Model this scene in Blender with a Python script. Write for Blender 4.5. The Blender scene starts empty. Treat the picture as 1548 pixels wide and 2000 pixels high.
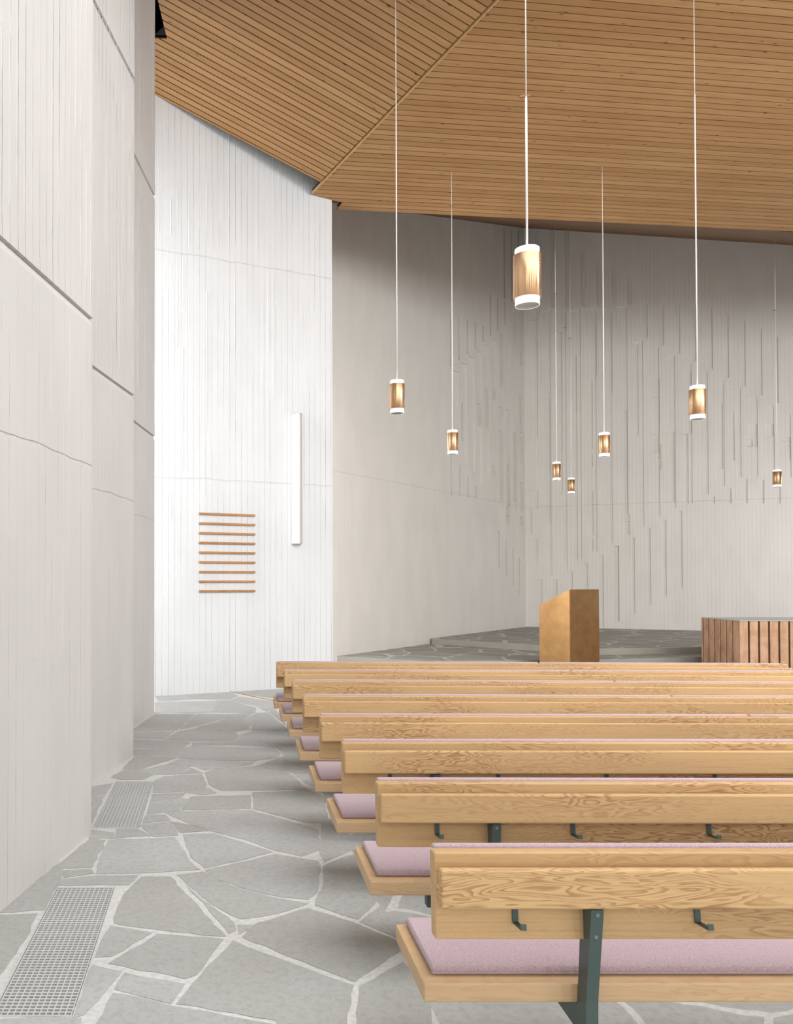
import bpy, bmesh, math, random
from mathutils import Vector, Matrix
random.seed(7)
SC = bpy.context.scene
COL = SC.collection
# ------------------------------------------------------------------ camera
W_, H_ = 1548, 2000
F_ = 1600.0                       # focal length in pixels
HC = 1.70                         # eye height
TH = math.radians(0.9)            # slight upward tilt
CX = 420.0
CY = 1134.0 - F_*math.tan(TH)
CT, ST = math.cos(TH), math.sin(TH)
cam_d = bpy.data.cameras.new('camera'); cam = bpy.data.objects.new('camera', cam_d); COL.objects.link(cam)
cam.location = (0, 0, HC); cam.rotation_euler = (math.pi/2+TH, 0, 0)
cam_d.sensor_fit = 'HORIZONTAL'; cam_d.sensor_width = 36.0
cam_d.lens = F_/W_*36.0
cam_d.shift_x = (W_/2-CX)/W_
cam_d.shift_y = (CY-H_/2)/W_
cam_d.clip_start = .05; cam_d.clip_end = 200
SC.camera = cam
CAM = Vector((0, 0, HC))

def ray(px, py):
    u = CY-py
    d = Vector((px-CX, F_*CT-u*ST, F_*ST+u*CT))
    return d/d.y
def at(px, py, Y): return CAM+ray(px, py)*Y
def fl(px, py, z=0.0):
    r = ray(px, py); return CAM+r*((z-HC)/r.z)
def hit(px, py, plane):
    n, p0 = plane; r = ray(px, py)
    return CAM+r*((p0-CAM).dot(n)/r.dot(n))
def plane3(a, b, c):
    n = (b-a).cross(c-a).normalized(); return (n, a)
def vplane(a, b):                 # vertical plane through two plan points
    d = (b-a); n = Vector((d.y, -d.x, 0)).normalized(); return (n, Vector((a.x, a.y, 0)))

# ------------------------------------------------------------------ shader DSL
class S:
    def __init__(s, nt, sock): s.nt, s.k = nt, sock
    def _m(s, op, b=None, c=None):
        n = s.nt.nodes.new('ShaderNodeMath'); n.operation = op
        for i, v in enumerate((s, b, c)):
            if v is None: continue
            if isinstance(v, S): s.nt.links.new(v.k, n.inputs[i])
            else: n.inputs[i].default_value = v
        return S(s.nt, n.outputs[0])
    def __add__(s, o): return s._m('ADD', o)
    __radd__ = __add__
    def __sub__(s, o): return s._m('SUBTRACT', o)
    def __rsub__(s, o): return (s*-1.0)+o
    def __mul__(s, o): return s._m('MULTIPLY', o)
    __rmul__ = __mul__
    def __truediv__(s, o): return s._m('DIVIDE', o)
    def floor(s): return s._m('FLOOR')
    def fract(s): return s._m('FRACT')
    def abs(s): return s._m('ABSOLUTE')
    def sin(s): return s._m('SINE')
    def pow(s, o): return s._m('POWER', o)
    def gt(s, o): return s._m('GREATER_THAN', o)
    def lt(s, o): return s._m('LESS_THAN', o)
    def mn(s, o): return s._m('MINIMUM', o)
    def mx(s, o): return s._m('MAXIMUM', o)
    def ramp(s, a, b, x=0.0, y=1.0):
        n = s.nt.nodes.new('ShaderNodeMapRange'); n.interpolation_type = 'SMOOTHSTEP'
        s.nt.links.new(s.k, n.inputs[0])
        for i, v in enumerate((a, b, x, y)): n.inputs[i+1].default_value = v
        return S(s.nt, n.outputs[0])
class MatB:
    def __init__(s, name):
        s.m = bpy.data.materials.new(name); s.m.use_nodes = True
        s.nt = s.m.node_tree; s.b = s.nt.nodes['Principled BSDF']
        s.m.diffuse_color = (.6, .6, .6, 1)
    def coords(s, kind='Object'):
        n = s.nt.nodes.new('ShaderNodeTexCoord'); q = s.nt.nodes.new('ShaderNodeSeparateXYZ')
        s.nt.links.new(n.outputs[kind], q.inputs[0])
        return [S(s.nt, q.outputs[i]) for i in range(3)]
    def world(s):
        n = s.nt.nodes.new('ShaderNodeNewGeometry'); q = s.nt.nodes.new('ShaderNodeSeparateXYZ')
        s.nt.links.new(n.outputs['Position'], q.inputs[0])
        return [S(s.nt, q.outputs[i]) for i in range(3)]
    def rnd(s):
        n = s.nt.nodes.new('ShaderNodeObjectInfo'); return S(s.nt, n.outputs['Random'])
    def attr(s, name):
        n = s.nt.nodes.new('ShaderNodeAttribute'); n.attribute_name = name
        return S(s.nt, n.outputs['Fac'])
    def vec(s, x, y, z):
        n = s.nt.nodes.new('ShaderNodeCombineXYZ')
        for i, v in enumerate((x, y, z)):
            if isinstance(v, S): s.nt.links.new(v.k, n.inputs[i])
            else: n.inputs[i].default_value = v
        return n.outputs[0]
    def noise(s, x, y, z, scale=1.0, detail=2.0, rough=.5, dist=0.0):
        n = s.nt.nodes.new('ShaderNodeTexNoise')
        s.nt.links.new(s.vec(x, y, z), n.inputs['Vector'])
        n.inputs['Scale'].default_value = scale; n.inputs['Detail'].default_value = detail
        n.inputs['Roughness'].default_value = rough; n.inputs['Distortion'].default_value = dist
        return S(s.nt, n.outputs[0])
    def white(s, x, y=0.0, z=0.0):
        n = s.nt.nodes.new('ShaderNodeTexWhiteNoise'); n.noise_dimensions = '3D'
        s.nt.links.new(s.vec(x, y, z), n.inputs['Vector']); return S(s.nt, n.outputs['Value'])
    def voro(s, x, y, z, scale=1.0, feature='F1', out='Distance', rnd=1.0):
        n = s.nt.nodes.new('ShaderNodeTexVoronoi'); n.feature = feature
        s.nt.links.new(s.vec(x, y, z), n.inputs['Vector'])
        n.inputs['Scale'].default_value = scale; n.inputs['Randomness'].default_value = rnd
        if out == 'Color':
            q = s.nt.nodes.new('ShaderNodeSeparateXYZ'); s.nt.links.new(n.outputs['Color'], q.inputs[0])
            return S(s.nt, q.outputs[0])
        return S(s.nt, n.outputs[out])
    def mix(s, f, a, b):
        n = s.nt.nodes.new('ShaderNodeMix'); n.data_type = 'RGBA'
        if isinstance(f, S): s.nt.links.new(f.k, n.inputs[0])
        else: n.inputs[0].default_value = f
        for i, v in ((6, a), (7, b)):
            if isinstance(v, tuple): n.inputs[i].default_value = (*v, 1)
            else: s.nt.links.new(v, n.inputs[i])
        return n.outputs[2]
    def scale(s, col, f):            # colour * scalar
        n = s.nt.nodes.new('ShaderNodeVectorMath'); n.operation = 'SCALE'
        s.nt.links.new(col, n.inputs[0]); s.nt.links.new(f.k, n.inputs['Scale'])
        return n.outputs[0]
    def color(s, c):
        if isinstance(c, tuple): s.b.inputs['Base Color'].default_value = (*c, 1)
        else: s.nt.links.new(c, s.b.inputs['Base Color'])
    def bump(s, h, dist=.01, strength=1.0):
        n = s.nt.nodes.new('ShaderNodeBump'); n.inputs['Strength'].default_value = strength
        n.inputs['Distance'].default_value = dist
        s.nt.links.new(h.k, n.inputs['Height']); s.nt.links.new(n.outputs[0], s.b.inputs['Normal'])
    def set(s, **k):
        for a, v in k.items():
            i = s.b.inputs[a.replace('_', ' ')]
            if isinstance(v, S): s.nt.links.new(v.k, i)
            else: i.default_value = v
        return s
def lin(r, g, b):
    f = lambda c: (c/255/12.92) if c/255 <= .04045 else ((c/255+.055)/1.055)**2.4
    return (f(r), f(g), f(b))

# ------------------------------------------------------------------ materials
def concrete(name, col, w=.095, ridge=1.0, smooth_below=0.0, seams=(), lift=3.05, base_h=.35):
    M = MatB(name); u, y, z = M.coords()
    un = u+(M.noise(u*0.0, z*.35, u*.8, 1.0)-.5)*.006
    t = un/w
    idx = t.floor(); fr = t.fract()
    row = ((z+.05)/lift).floor()
    off = M.white(idx, row)
    edge = (fr-.5).abs().ramp(.44, .5)                    # 1 at board joints
    gate = M.noise(idx*3.7, row*1.3, z*.55, 1.0, 2.0).ramp(.42, .66)
    fine = M.noise(u*30.0, y, z*7.0, 1.0, 3.0).ramp(.3, .65)
    sm = z.ramp(smooth_below-.02, smooth_below+.02, .28, 1.0)
    h = off*base_h*sm + edge*gate*fine*(ridge*1.1)*sm + edge*.2*sm
    h = h + M.noise(u, y, z, 22.0, 3.0)*.10 + M.noise(u, y, z, 3.0, 2.0)*.25
    pit = M.voro(u, y, z, 9.0).ramp(.0, .05, 1.0, 0.0)*M.noise(u, y, z, 2.0).ramp(.55, .7)
    h = h - pit*.8
    c = M.mix(M.noise(u*2.0, y, z*.7, 1.0, 3.0).ramp(.3, .7), col, tuple(v*.95 for v in col))
    for sz in seams:
        wob = M.noise(u*2.5, 3.3, 0.0, 1.0, 2.0)*.05
        ln = (z-wob+(.025-sz)).abs().ramp(.004, .012, 1.0, 0.0)
        h = h - ln*.55
        c = M.mix(ln*M.noise(u*9.0, 1.0, 0.0).ramp(.4, .7)*.22, c, tuple(v*.5 for v in col))
    c = M.mix(pit*.6, c, tuple(v*.45 for v in col))
    M.color(c); M.set(Roughness=.62, Specular_IOR_Level=.35); M.bump(h, .012, .8)
    return M.m

def wood(name, light, dark, contrast=.5, length_axis=0, freq=12.0, rough=.45):
    M = MatB(name); c = M.coords(); r = M.rnd()*40.0
    a = c[length_axis]; o = [c[i] for i in range(3) if i != length_axis]
    f = M.noise(a*2.4+r, o[0]*3.2+r, o[1]*17.0, 1.0, 2.2, .5, .4)
    lines = (f*freq).fract()
    lines = lines.ramp(.35, .9)*lines.ramp(.92, 1.0, 1.0, 0.0)
    zone = M.noise(a*.9+r*1.7, o[0]*2.0, o[1]*2.5, 1.0, 1.0).ramp(.42, .64)
    fine = M.noise(a*2.0+r, o[0]*130.0, o[1]*130.0, 1.0, 3.0, .6)
    tone = M.noise(a*.6+r, o[0]*3.0, o[1]*3.0, 1.0, 1.0)
    base = M.mix(tone.ramp(.3, .7), light, tuple(v*.86 for v in light))
    cc = M.mix(lines*(zone*.88+.12)*contrast, base, dark)
    cc = M.mix(fine.ramp(.45, .75)*.22, cc, dark)
    M.color(cc); M.set(Roughness=rough, Specular_IOR_Level=.4)
    M.bump(fine, .001, .4)
    return M.m
m_pew = wood('pew_wood', lin(211, 174, 124), lin(142, 92, 46), .72, 0, 19.0)
m_seatwood = wood('seat_wood', lin(218, 184, 142), lin(178, 132, 88), .3, 0, 10.0)
m_strip = wood('rail_wood', lin(192, 138, 84), lin(130, 78, 38), .5, 0, 12.0)

def ceil_wood():
    M = MatB('ceiling_boards')
    n = M.nt.nodes.new('ShaderNodeUVMap'); q = M.nt.nodes.new('ShaderNodeSeparateXYZ')
    M.nt.links.new(n.outputs[0], q.inputs[0])
    s_, t_ = S(M.nt, q.outputs[0]), S(M.nt, q.outputs[1])
    b = M.attr('board')
    tone = M.white(b*91.7)
    grain = M.noise(s_*.9+b*57.0, t_*26.0, b*10.0, 1.0, 3.0, .6, .3)
    base = M.mix(tone, lin(183, 142, 97), lin(164, 124, 81))
    c = M.mix(grain.ramp(.4, .72)*.35, base, lin(140, 92, 48))
    kx = M.voro(s_*2.6, t_*11.0, b*13.0, 1.0)
    knot = kx.ramp(.05, .11, 1.0, 0.0)
    c = M.mix(knot*.8, c, lin(70, 42, 22))
    c = M.mix(M.noise(s_*.5, t_*.5, 2.0, 1.0, 2.0).ramp(.35, .7)*.18, c, lin(150, 100, 56))
    M.color(c); M.set(Roughness=.5, Specular_IOR_Level=.3)
    return M.m
m_ceil = ceil_wood()
m_ceilback = MatB('ceiling_dark').set(Roughness=.9); m_ceilback.color((.018, .010, .006)); m_ceilback = m_ceilback.m
m_black = MatB('unlit_black').set(Roughness=1.0, Specular_IOR_Level=0.0); m_black.color((.002, .002, .002)); m_black = m_black.m
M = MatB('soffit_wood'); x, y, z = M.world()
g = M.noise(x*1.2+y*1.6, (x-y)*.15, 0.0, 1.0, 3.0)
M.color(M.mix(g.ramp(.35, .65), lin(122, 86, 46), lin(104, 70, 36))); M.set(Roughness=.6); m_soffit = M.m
m_ridge = wood('ridge_strip', lin(214, 172, 118), lin(170, 120, 70), .2)

m_fin = concrete('painted_concrete', lin(204, 201, 198), ridge=1.5, smooth_below=3.47, seams=(2.47,), base_h=.5)
m_white = concrete('white_concrete', lin(231, 232, 233), w=.1, ridge=1.0, seams=(3.23, 6.62), base_h=.42)
m_altar = concrete('relief_concrete', lin(236, 231, 223), w=.1, ridge=.3, seams=(4.0,), base_h=.12)
m_dim = MatB('dim_wall').set(Roughness=.8); m_dim.color(lin(96, 86, 72)); m_dim = m_dim.m
m_plain = MatB('plain_plaster').set(Roughness=.8); m_plain.color(lin(214, 210, 204)); m_plain = m_plain.m

def stone_col(M, x, y, z, cellrnd):
    sp = M.noise(x, y, z, 160.0, 2.0, .6)
    n2 = M.noise(x, y, z, 2.2, 4.0, .6); n3 = M.noise(x, y, z, 28.0, 3.0, .6)
    c = M.mix(cellrnd, lin(184, 185, 184), lin(171, 171, 167))
    c = M.mix(n2.ramp(.35, .7)*.5, c, lin(166, 165, 160))
    c = M.mix(n3.ramp(.42, .7)*.35, c, lin(142, 140, 133))
    c = M.mix(sp.ramp(.62, .72)*.55, c, lin(205, 203, 198))
    c = M.mix(sp.ramp(.28, .38, 1.0, 0.0)*.5, c, lin(96, 93, 88))
    return c, n3, sp
M = MatB('flagstone'); x, y, z = M.world(); a = M.attr('board')
c, n3, sp = stone_col(M, x, y, z, M.white(a*77.0)); M.color(c); M.set(Roughness=.62, Specular_IOR_Level=.4)
M.bump(n3*.6+sp*.25, .004, .6); m_stone = M.m
def floor_mat(name, masked, k=1.0, sc=1.25):
    M = MatB(name); x, y, z = M.world()
    wx = x+(M.noise(x, y, 0.0, 1.3, 2.0)-.5)*.35+(M.noise(x, y, 0.0, 9.0, 2.0)-.5)*.04
    wy = y+(M.noise(x, y, 5.0, 1.3, 2.0)-.5)*.35+(M.noise(x, y, 7.0, 9.0, 2.0)-.5)*.04
    d = M.voro(wx, wy, 0.0, sc, 'DISTANCE_TO_EDGE'); cr = M.voro(wx, wy, 0.0, sc, 'F1', 'Color')
    mort = d.ramp(.014, .022, 1.0, 0.0) if masked else d.ramp(.022, .034, 1.0, 0.0)
    if masked:
        inn = x.lt(.86)*y.gt(2.95)*y.lt(13.2)
        mort = mort.mx(inn)
    c, n3, sp = stone_col(M, x, y, z, cr)
    mc = M.mix(M.noise(x, y, z, 40.0, 3.0).ramp(.3, .7), lin(214, 214, 211), lin(197, 197, 193))
    c = M.mix(mort, c, mc)
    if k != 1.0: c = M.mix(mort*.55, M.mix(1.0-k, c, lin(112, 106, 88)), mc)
    M.color(c); M.set(Roughness=.62, Specular_IOR_Level=.4)
    M.bump(n3*.5+sp*.2-mort*.6, .004, .6)
    return M.m
m_floor = floor_mat('flagstone_floor', True)
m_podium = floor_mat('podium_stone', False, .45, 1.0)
M = MatB('podium_riser'); x, y, z = M.world()
M.color(M.mix(M.noise(x, y, z, 3.0, 3.0), lin(172, 168, 157), lin(156, 152, 141))); M.set(Roughness=.55); m_riser = M.m

M = MatB('pink_cloth'); x, y, z = M.coords()
wv = ((x*700.0).sin()*((y+z)*700.0).sin())
nn = M.noise(x, y, z, 260.0, 2.0)
M.color(M.mix(nn.ramp(.3, .7), lin(200, 178, 184), lin(174, 150, 157))); M.set(Roughness=.95, Specular_IOR_Level=.15, Sheen_Weight=.3)
M.bump(wv*.5+nn, .0012, .5); m_cloth = M.m
m_green = MatB('green_steel').set(Roughness=.42, Specular_IOR_Level=.5); m_green.color(lin(72, 88, 84)); m_green = m_green.m
def turned(name, col):
    M = MatB(name); x, y, z = M.coords()
    M.color(col)
    M.set(Metallic=.85, Roughness=.3, Anisotropic=.92, Anisotropic_Rotation=.25)
    t = M.nt.nodes.new('ShaderNodeTangent'); t.direction_type = 'RADIAL'; t.axis = 'Z'
    M.nt.links.new(t.outputs[0], M.b.inputs['Tangent'])
    return M.m
def brushed(name, col, rough, vertical=True):
    M = MatB(name); x, y, z = M.coords()
    n = M.noise(x*4.0, y*4.0, z*300.0, 1.0, 2.0) if not vertical else M.noise(x*260.0, y*260.0, z*2.0, 1.0, 2.0)
    M.color(M.mix(n.ramp(.3, .7), col, tuple(v*.84 for v in col)))
    M.set(Metallic=1.0, Roughness=rough); M.bump(n, .0006, .25)
    return M
m_copper = turned('copper_sleeve', lin(230, 188, 146))
M = MatB('bronze_plate'); x, y, z = M.coords()
nz = M.noise(x, y, z, 4.5, 4.0, .6)
M.color(M.mix(nz.ramp(.3, .7), lin(204, 162, 112), lin(188, 147, 98))); M.set(Metallic=1.0, Roughness=.4); m_bronze = M.m
M = MatB('copper_panel'); x, y, z = M.coords()
nz = M.noise(x, y, z*.6, 6.0, 4.0, .6)
M.color(M.mix(nz.ramp(.3, .7), lin(224, 182, 150), lin(198, 154, 120))); M.set(Metallic=.35, Roughness=.42); m_cpanel = M.m
m_cdark = MatB('copper_groove').set(Metallic=.6, Roughness=.5); m_cdark.color(lin(96, 62, 38)); m_cdark = m_cdark.m
m_altartop = MatB('altar_top').set(Roughness=.35); m_altartop.color(lin(186, 188, 182)); m_altartop = m_altartop.m
m_opal = MatB('opal_glass').set(Roughness=.3, Emission_Strength=.35, Emission_Color=(1, 1, 1, 1)); m_opal.color((.9, .9, .9)); m_opal = m_opal.m
m_opalin = MatB('opal_inside').set(Roughness=.5); m_opalin.color((.62, .62, .62)); m_opalin = m_opalin.m
m_cord = MatB('white_cord').set(Roughness=.6); m_cord.color((.86, .84, .8)); m_cord = m_cord.m
m_adj = MatB('cord_clip').set(Roughness=.5); m_adj.color(lin(150, 92, 60)); m_adj = m_adj.m
m_lampw = MatB('lamp_enamel_shaded').set(Roughness=.4); m_lampw.color(lin(196, 192, 186)); m_lampw = m_lampw.m  # enamel darkened so the housing's shaded side sits in the colour
m_lampd = MatB('lamp_diffuser').set(Roughness=.45, Emission_Strength=.0, Emission_Color=(1, .99, .97, 1)); m_lampd.color((.9, .9, .88)); m_lampd = m_lampd.m
m_steel = MatB('galvanised_steel').set(Metallic=.15, Roughness=.45); m_steel.color(lin(205, 205, 203)); m_steel = m_steel.m
m_pit = MatB('pit_dark').set(Roughness=.9); m_pit.color((.03, .028, .025)); m_pit = m_pit.m
m_screw = MatB('screw_steel').set(Metallic=.2, Roughness=.4); m_screw.color(lin(120, 130, 124)); m_screw = m_screw.m

# ------------------------------------------------------------------ mesh helpers
def link(name, bm, mat, parent=None, smooth=False, loc=None, rot=None):
    me = bpy.data.meshes.new(name)
    bmesh.ops.recalc_face_normals(bm, faces=bm.faces[:]) if smooth != 'keep' else None
    bm.to_mesh(me); bm.free()
    for mm in (mat if isinstance(mat, (list, tuple)) else [mat]): me.materials.append(mm)
    if smooth is True:
        for p in me.polygons: p.use_smooth = True
    o = bpy.data.objects.new(name, me); COL.objects.link(o)
    if parent: o.parent = parent
    if loc is not None: o.location = loc
    if rot is not None: o.rotation_euler = rot
    return o
def tag(o, label=None, cat=None, group=None, kind=None):
    for k, v in (('label', label), ('category', cat), ('group', group), ('kind', kind)):
        if v: o[k] = v
    return o
def empty(name, loc, label, cat, group=None, rz=0.0):
    o = bpy.data.objects.new(name, None); COL.objects.link(o)
    o.location = loc; o.rotation_euler = (0, 0, rz); o.empty_display_size = .1
    return tag(o, label, cat, group)
def box(bm, x0, x1, y0, y1, z0, z1, bev=0.0, seg=2, M=None, mi=0):
    t = bmesh.new()
    vs = [t.verts.new((x, y, z)) for x in (x0, x1) for y in (y0, y1) for z in (z0, z1)]
    for f in ((0, 1, 3, 2), (4, 6, 7, 5), (0, 4, 5, 1), (2, 3, 7, 6), (0, 2, 6, 4), (1, 5, 7, 3)):
        t.faces.new([vs[i] for i in f])
    if bev: bmesh.ops.bevel(t, geom=t.edges[:], offset=bev, segments=seg, affect='EDGES', profile=.5)
    if M is not None: bmesh.ops.transform(t, matrix=M, verts=t.verts[:])
    merge(bm, t, mi)
def merge(bm, t, mi=0):
    mp = {v: bm.verts.new(v.co) for v in t.verts}
    for f in t.faces:
        try:
            nf = bm.faces.new([mp[v] for v in f.verts]); nf.material_index = mi; nf.smooth = f.smooth
        except ValueError: pass
    t.free()
def prism(bm, pts, d, mi=0):        # polygon (list of Vector) extruded by vector d
    a = [bm.verts.new(p) for p in pts]; b = [bm.verts.new(p+d) for p in pts]; n = len(pts)
    bm.faces.new(a).material_index = mi; bm.faces.new(b[::-1]).material_index = mi
    for i in range(n): bm.faces.new((a[i], b[i], b[(i+1) % n], a[(i+1) % n])).material_index = mi
def lathe(bm, prof, n=48, cap=False, mi=0):
    rings = []
    for r, z in prof:
        rings.append([bm.verts.new((r*math.cos(2*math.pi*i/n), r*math.sin(2*math.pi*i/n), z)) for i in range(n)])
    for a, b in zip(rings, rings[1:]):
        for i in range(n):
            f = bm.faces.new((a[i], a[(i+1) % n], b[(i+1) % n], b[i])); f.material_index = mi
    if cap:
        bm.faces.new(rings[0][::-1]).material_index = mi; bm.faces.new(rings[-1]).material_index = mi
def tube(bm, pts, r, n=8):
    prev = None
    for k, p in enumerate(pts):
        d = (pts[min(k+1, len(pts)-1)]-pts[max(k-1, 0)]).normalized()
        a = d.orthogonal().normalized(); b = d.cross(a)
        ring = [bm.verts.new(p+(a*math.cos(2*math.pi*i/n)+b*math.sin(2*math.pi*i/n))*r) for i in range(n)]
        if prev:
            # align start to reduce twist
            for i in range(n): bm.faces.new((prev[i], prev[(i+1) % n], ring[(i+1) % n], ring[i]))
        else: bm.faces.new(ring[::-1])
        prev = ring
    bm.faces.new(prev)

# ------------------------------------------------------------------ plan points
f1e = fl(178, 1628); f1s = fl(0, 1782)
f2s = fl(178, 1533); f2e = fl(260, 1477)
f3s = fl(261, 1420); f3e = fl(301, 1392)
w0 = fl(303, 1360)
WD = Vector((2.33, 1, 0)).normalized()
# white wall right end where the pixel column x=649 meets its plane
wpl = (Vector((WD.y, -WD.x, 0)), w0.copy())
w1 = hit(649.5, 1134, wpl); w1.z = 0
z1, z2 = .12, .26
aS = fl(658.1, 1281.5, z1); aM = fl(842.2, 1246.9, z2); aF = fl(1027, 1224, z2)
aR = fl(1366, 1231.6, z2)
for p in (aS, aM, aF, aR): p.z = 0
aDir = (aM-aS).normalized()
aDir = (aF-aS).normalized()
aL = aS-aDir*5.0                      # hidden left extension
rDir = (aR-aF).normalized(); aRR = aF+rDir*9.5

# ------------------------------------------------------------------ concrete fins
def add_ridges(bm, L, z0, z1, w, dens, hmax, rng, breaks=(), step=.11):
    j = 1
    while j*w < L-.02:
        u = j*w+rng.uniform(-.004, .004); j += 1
        z = z0+rng.uniform(0, .3)
        while z < z1:
            ln = rng.choice((.25, .5, .9, 1.6, 2.4))*rng.uniform(.7, 1.3); on = rng.random() < dens
            ze = min(z1, z+ln)
            if on and ze-z > .15:
                amp = hmax*rng.uniform(.25, 1.0); n = max(2, int((ze-z)/step)); prev = None; s = rng.choice((-1, 1))
                for k in range(n+1):
                    zz = z+(ze-z)*k/n; h = amp*rng.uniform(.35, 1.0)*(1 if 0 < k < n else 0.02)
                    if any(abs(zz-q) < .07 for q in breaks): h = .0002
                    c = [bm.verts.new((u-.006, .0005, zz)), bm.verts.new((u+s*.002+rng.uniform(-.001, .001), -h, zz)), bm.verts.new((u+.006, .0005, zz))]
                    if prev:
                        bm.faces.new((prev[0], prev[1], c[1], c[0])); bm.faces.new((prev[1], prev[2], c[2], c[1]))
                    prev = c
            z = ze+rng.uniform(0, .5)
def fin(name, a, b, zt, grooves, mat, thick=.25, g=.022, lo=0.0, rid=None, seed=1):
    """upright wall panel from plan point a to b, front face on the room side, with horizontal grooves"""
    d = (b-a); L = Vector((d.x, d.y)).length; ang = math.atan2(d.y, d.x)
    prof = [(0, lo)]
    for z in grooves: prof += [(0, z-.05), (g*.6, z-.006), (g, z+.006), (-.004, z+.01), (0, z+.16)]
    prof += [(0, zt), (thick, zt), (thick, lo)]
    bm = bmesh.new()
    prism(bm, [Vector((0, p[0], p[1])) for p in prof], Vector((L, 0, 0)))
    bmesh.ops.recalc_face_normals(bm, faces=bm.faces[:])
    rng = random.Random(seed)
    for za, zb, dens, hm in rid or (): add_ridges(bm, L, za, zb, .0948, dens, hm, rng, grooves)
    for f in bm.faces:
        f.normal_update()
        if len(f.verts) == 4 and abs(f.calc_center_median().y) < .02 and f.normal.y > .05 and f.calc_center_median().z > .001: f.normal_flip()
    return tag(link(name, bm, mat, smooth='keep', loc=(a.x, a.y, 0), rot=(0, 0, ang)), kind='structure')
d1 = (f1e-f1s).normalized()
d2 = (f2e-f2s).normalized(); d3 = (f3e-f3s).normalized()
o = fin('wall_left', f1e-d1*8.0, f1e, 13, (3.47, 6.58), m_fin, rid=((.05, 3.4, .10, .004), (3.5, 12, .72, .009)), seed=1)
o = fin('wall_left', f2s-d2*1.0, f2e, 13, (3.50, 6.62), m_fin, rid=((.05, 3.4, .10, .004), (3.53, 12, .62, .008)), seed=2)
o = fin('wall_left', f3s-d3*1.0, f3e, 13, (3.56, 6.70), m_fin, rid=((.05, 3.4, .10, .004), (3.6, 12, .5, .007)), seed=3)
# unseen wall added behind the third fin against light leaks, and the outer shell
bm = bmesh.new(); box(bm, -3.6, f3s.x-.22, 9.2, 9.4, 0, 13); tag(link('wall_light_stop', bm, m_plain), kind='structure')
bm = bmesh.new(); box(bm, -3.8, -3.6, -6.4, 13, 0, 13); tag(link('wall_outer', bm, m_plain), kind='structure')
# ------------------------------------------------------------------ white wall
wa = w0-WD*2.6
o = fin('wall_white', wa, w1, 11.5, (), m_white, .3, rid=((.05, 3.2, .38, .007), (3.25, 6.6, .5, .008), (6.65, 11, .5, .008)), seed=4)

# ------------------------------------------------------------------ altar wall with relief
ZB = [860, 440, 4.423]; ZC = [860, 840, 4.423]; ZD = [1200, 560, 4.448]; ZE = [1200, 860, 4.448]; ZF = [1040, 380, 3.047]
R_ = []       # (x0,x1,y0,y1,depth) in photo pixels
def add(fr, rows, dep):
    for x0, x1, y0, y1 in rows:
        R_.append((fr[0]+x0/fr[2], fr[0]+x1/fr[2], fr[1]+y0/fr[2], fr[1]+y1/fr[2], dep))
def add2(fa, fb, rows, dep):    # top in frame a, bottom in frame b
    for x0, x1, y0, y1 in rows:
        R_.append((fa[0]+x0/fa[2], fa[0]+x1/fa[2], fa[1]+y0/fa[2], fb[1]+y1/fb[2], dep))
iso, band, nest = .042, .025, .030
add(ZF, [(107, 130, 205, 672), (196, 217, 205, 667), (287, 313, 355, 663), (380, 405, 400, 658), (472, 497, 443, 653), (565, 590, 490, 650)], iso)
add(ZD, [(250, 287, 162, 438), (388, 428, 155, 510), (527, 567, 148, 580), (668, 705, 142, 650), (806, 850, 172, 717), (948, 990, 243, 792),
         (1090, 1135, 297, 867), (1233, 1280, 370, 944), (1380, 1420, 437, 1012), (1525, 1562, 512, 1090)], iso)
add2(ZD, ZE, [(17, 112, 172, 820), (155, 250, 467, 745), (295, 390, 535, 665), (432, 528, 603, 590), (573, 672, 675, 550), (718, 812, 742, 475),
              (857, 953, 818, 402), (998, 1097, 890, 322), (1143, 1242, 965, 320), (1288, 1387, 1040, 322), (1435, 1533, 1113, 322)], band)
add2(ZD, ZE, [(33, 112, 1075, 630), (462, 520, 1267, 543), (583, 640, 1280, 550), (878, 940, 1010, 248), (1003, 1040, 1085, 175)], nest)
add(ZD, [(157, 205, 507, 1290), (350, 390, 800, 915), (330, 390, 915, 955), (305, 390, 955, 1290), (330, 390, 1290, 1325), (310, 390, 1325, 1440),
         (590, 668, 747, 1280), (1150, 1242, 1192, 1390), (1292, 1387, 1192, 1305), (1455, 1533, 1308, 1345), (1475, 1533, 1345, 1385), (1497, 1533, 1385, 1430)], nest)
add(ZE, [(305, 405, 35, 110), (325, 405, 110, 150), (350, 405, 150, 185), (328, 405, 185, 225), (350, 405, 225, 260), (66, 135, 705, 820), (52, 135, 650, 705),
         (1155, 1200, -10, 58), (1520, 1535, 95, 172)], nest)
add(ZE, [(5, 40, 918, 1570), (138, 175, 845, 1503), (277, 313, 768, 1435), (413, 450, 690, 1357), (550, 588, 612, 1280), (833, 870, 492, 550),
         (975, 1013, 420, 550), (1117, 1152, 340, 550), (1260, 1297, 343, 550), (1405, 1440, 343, 550)], iso*.8)
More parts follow.
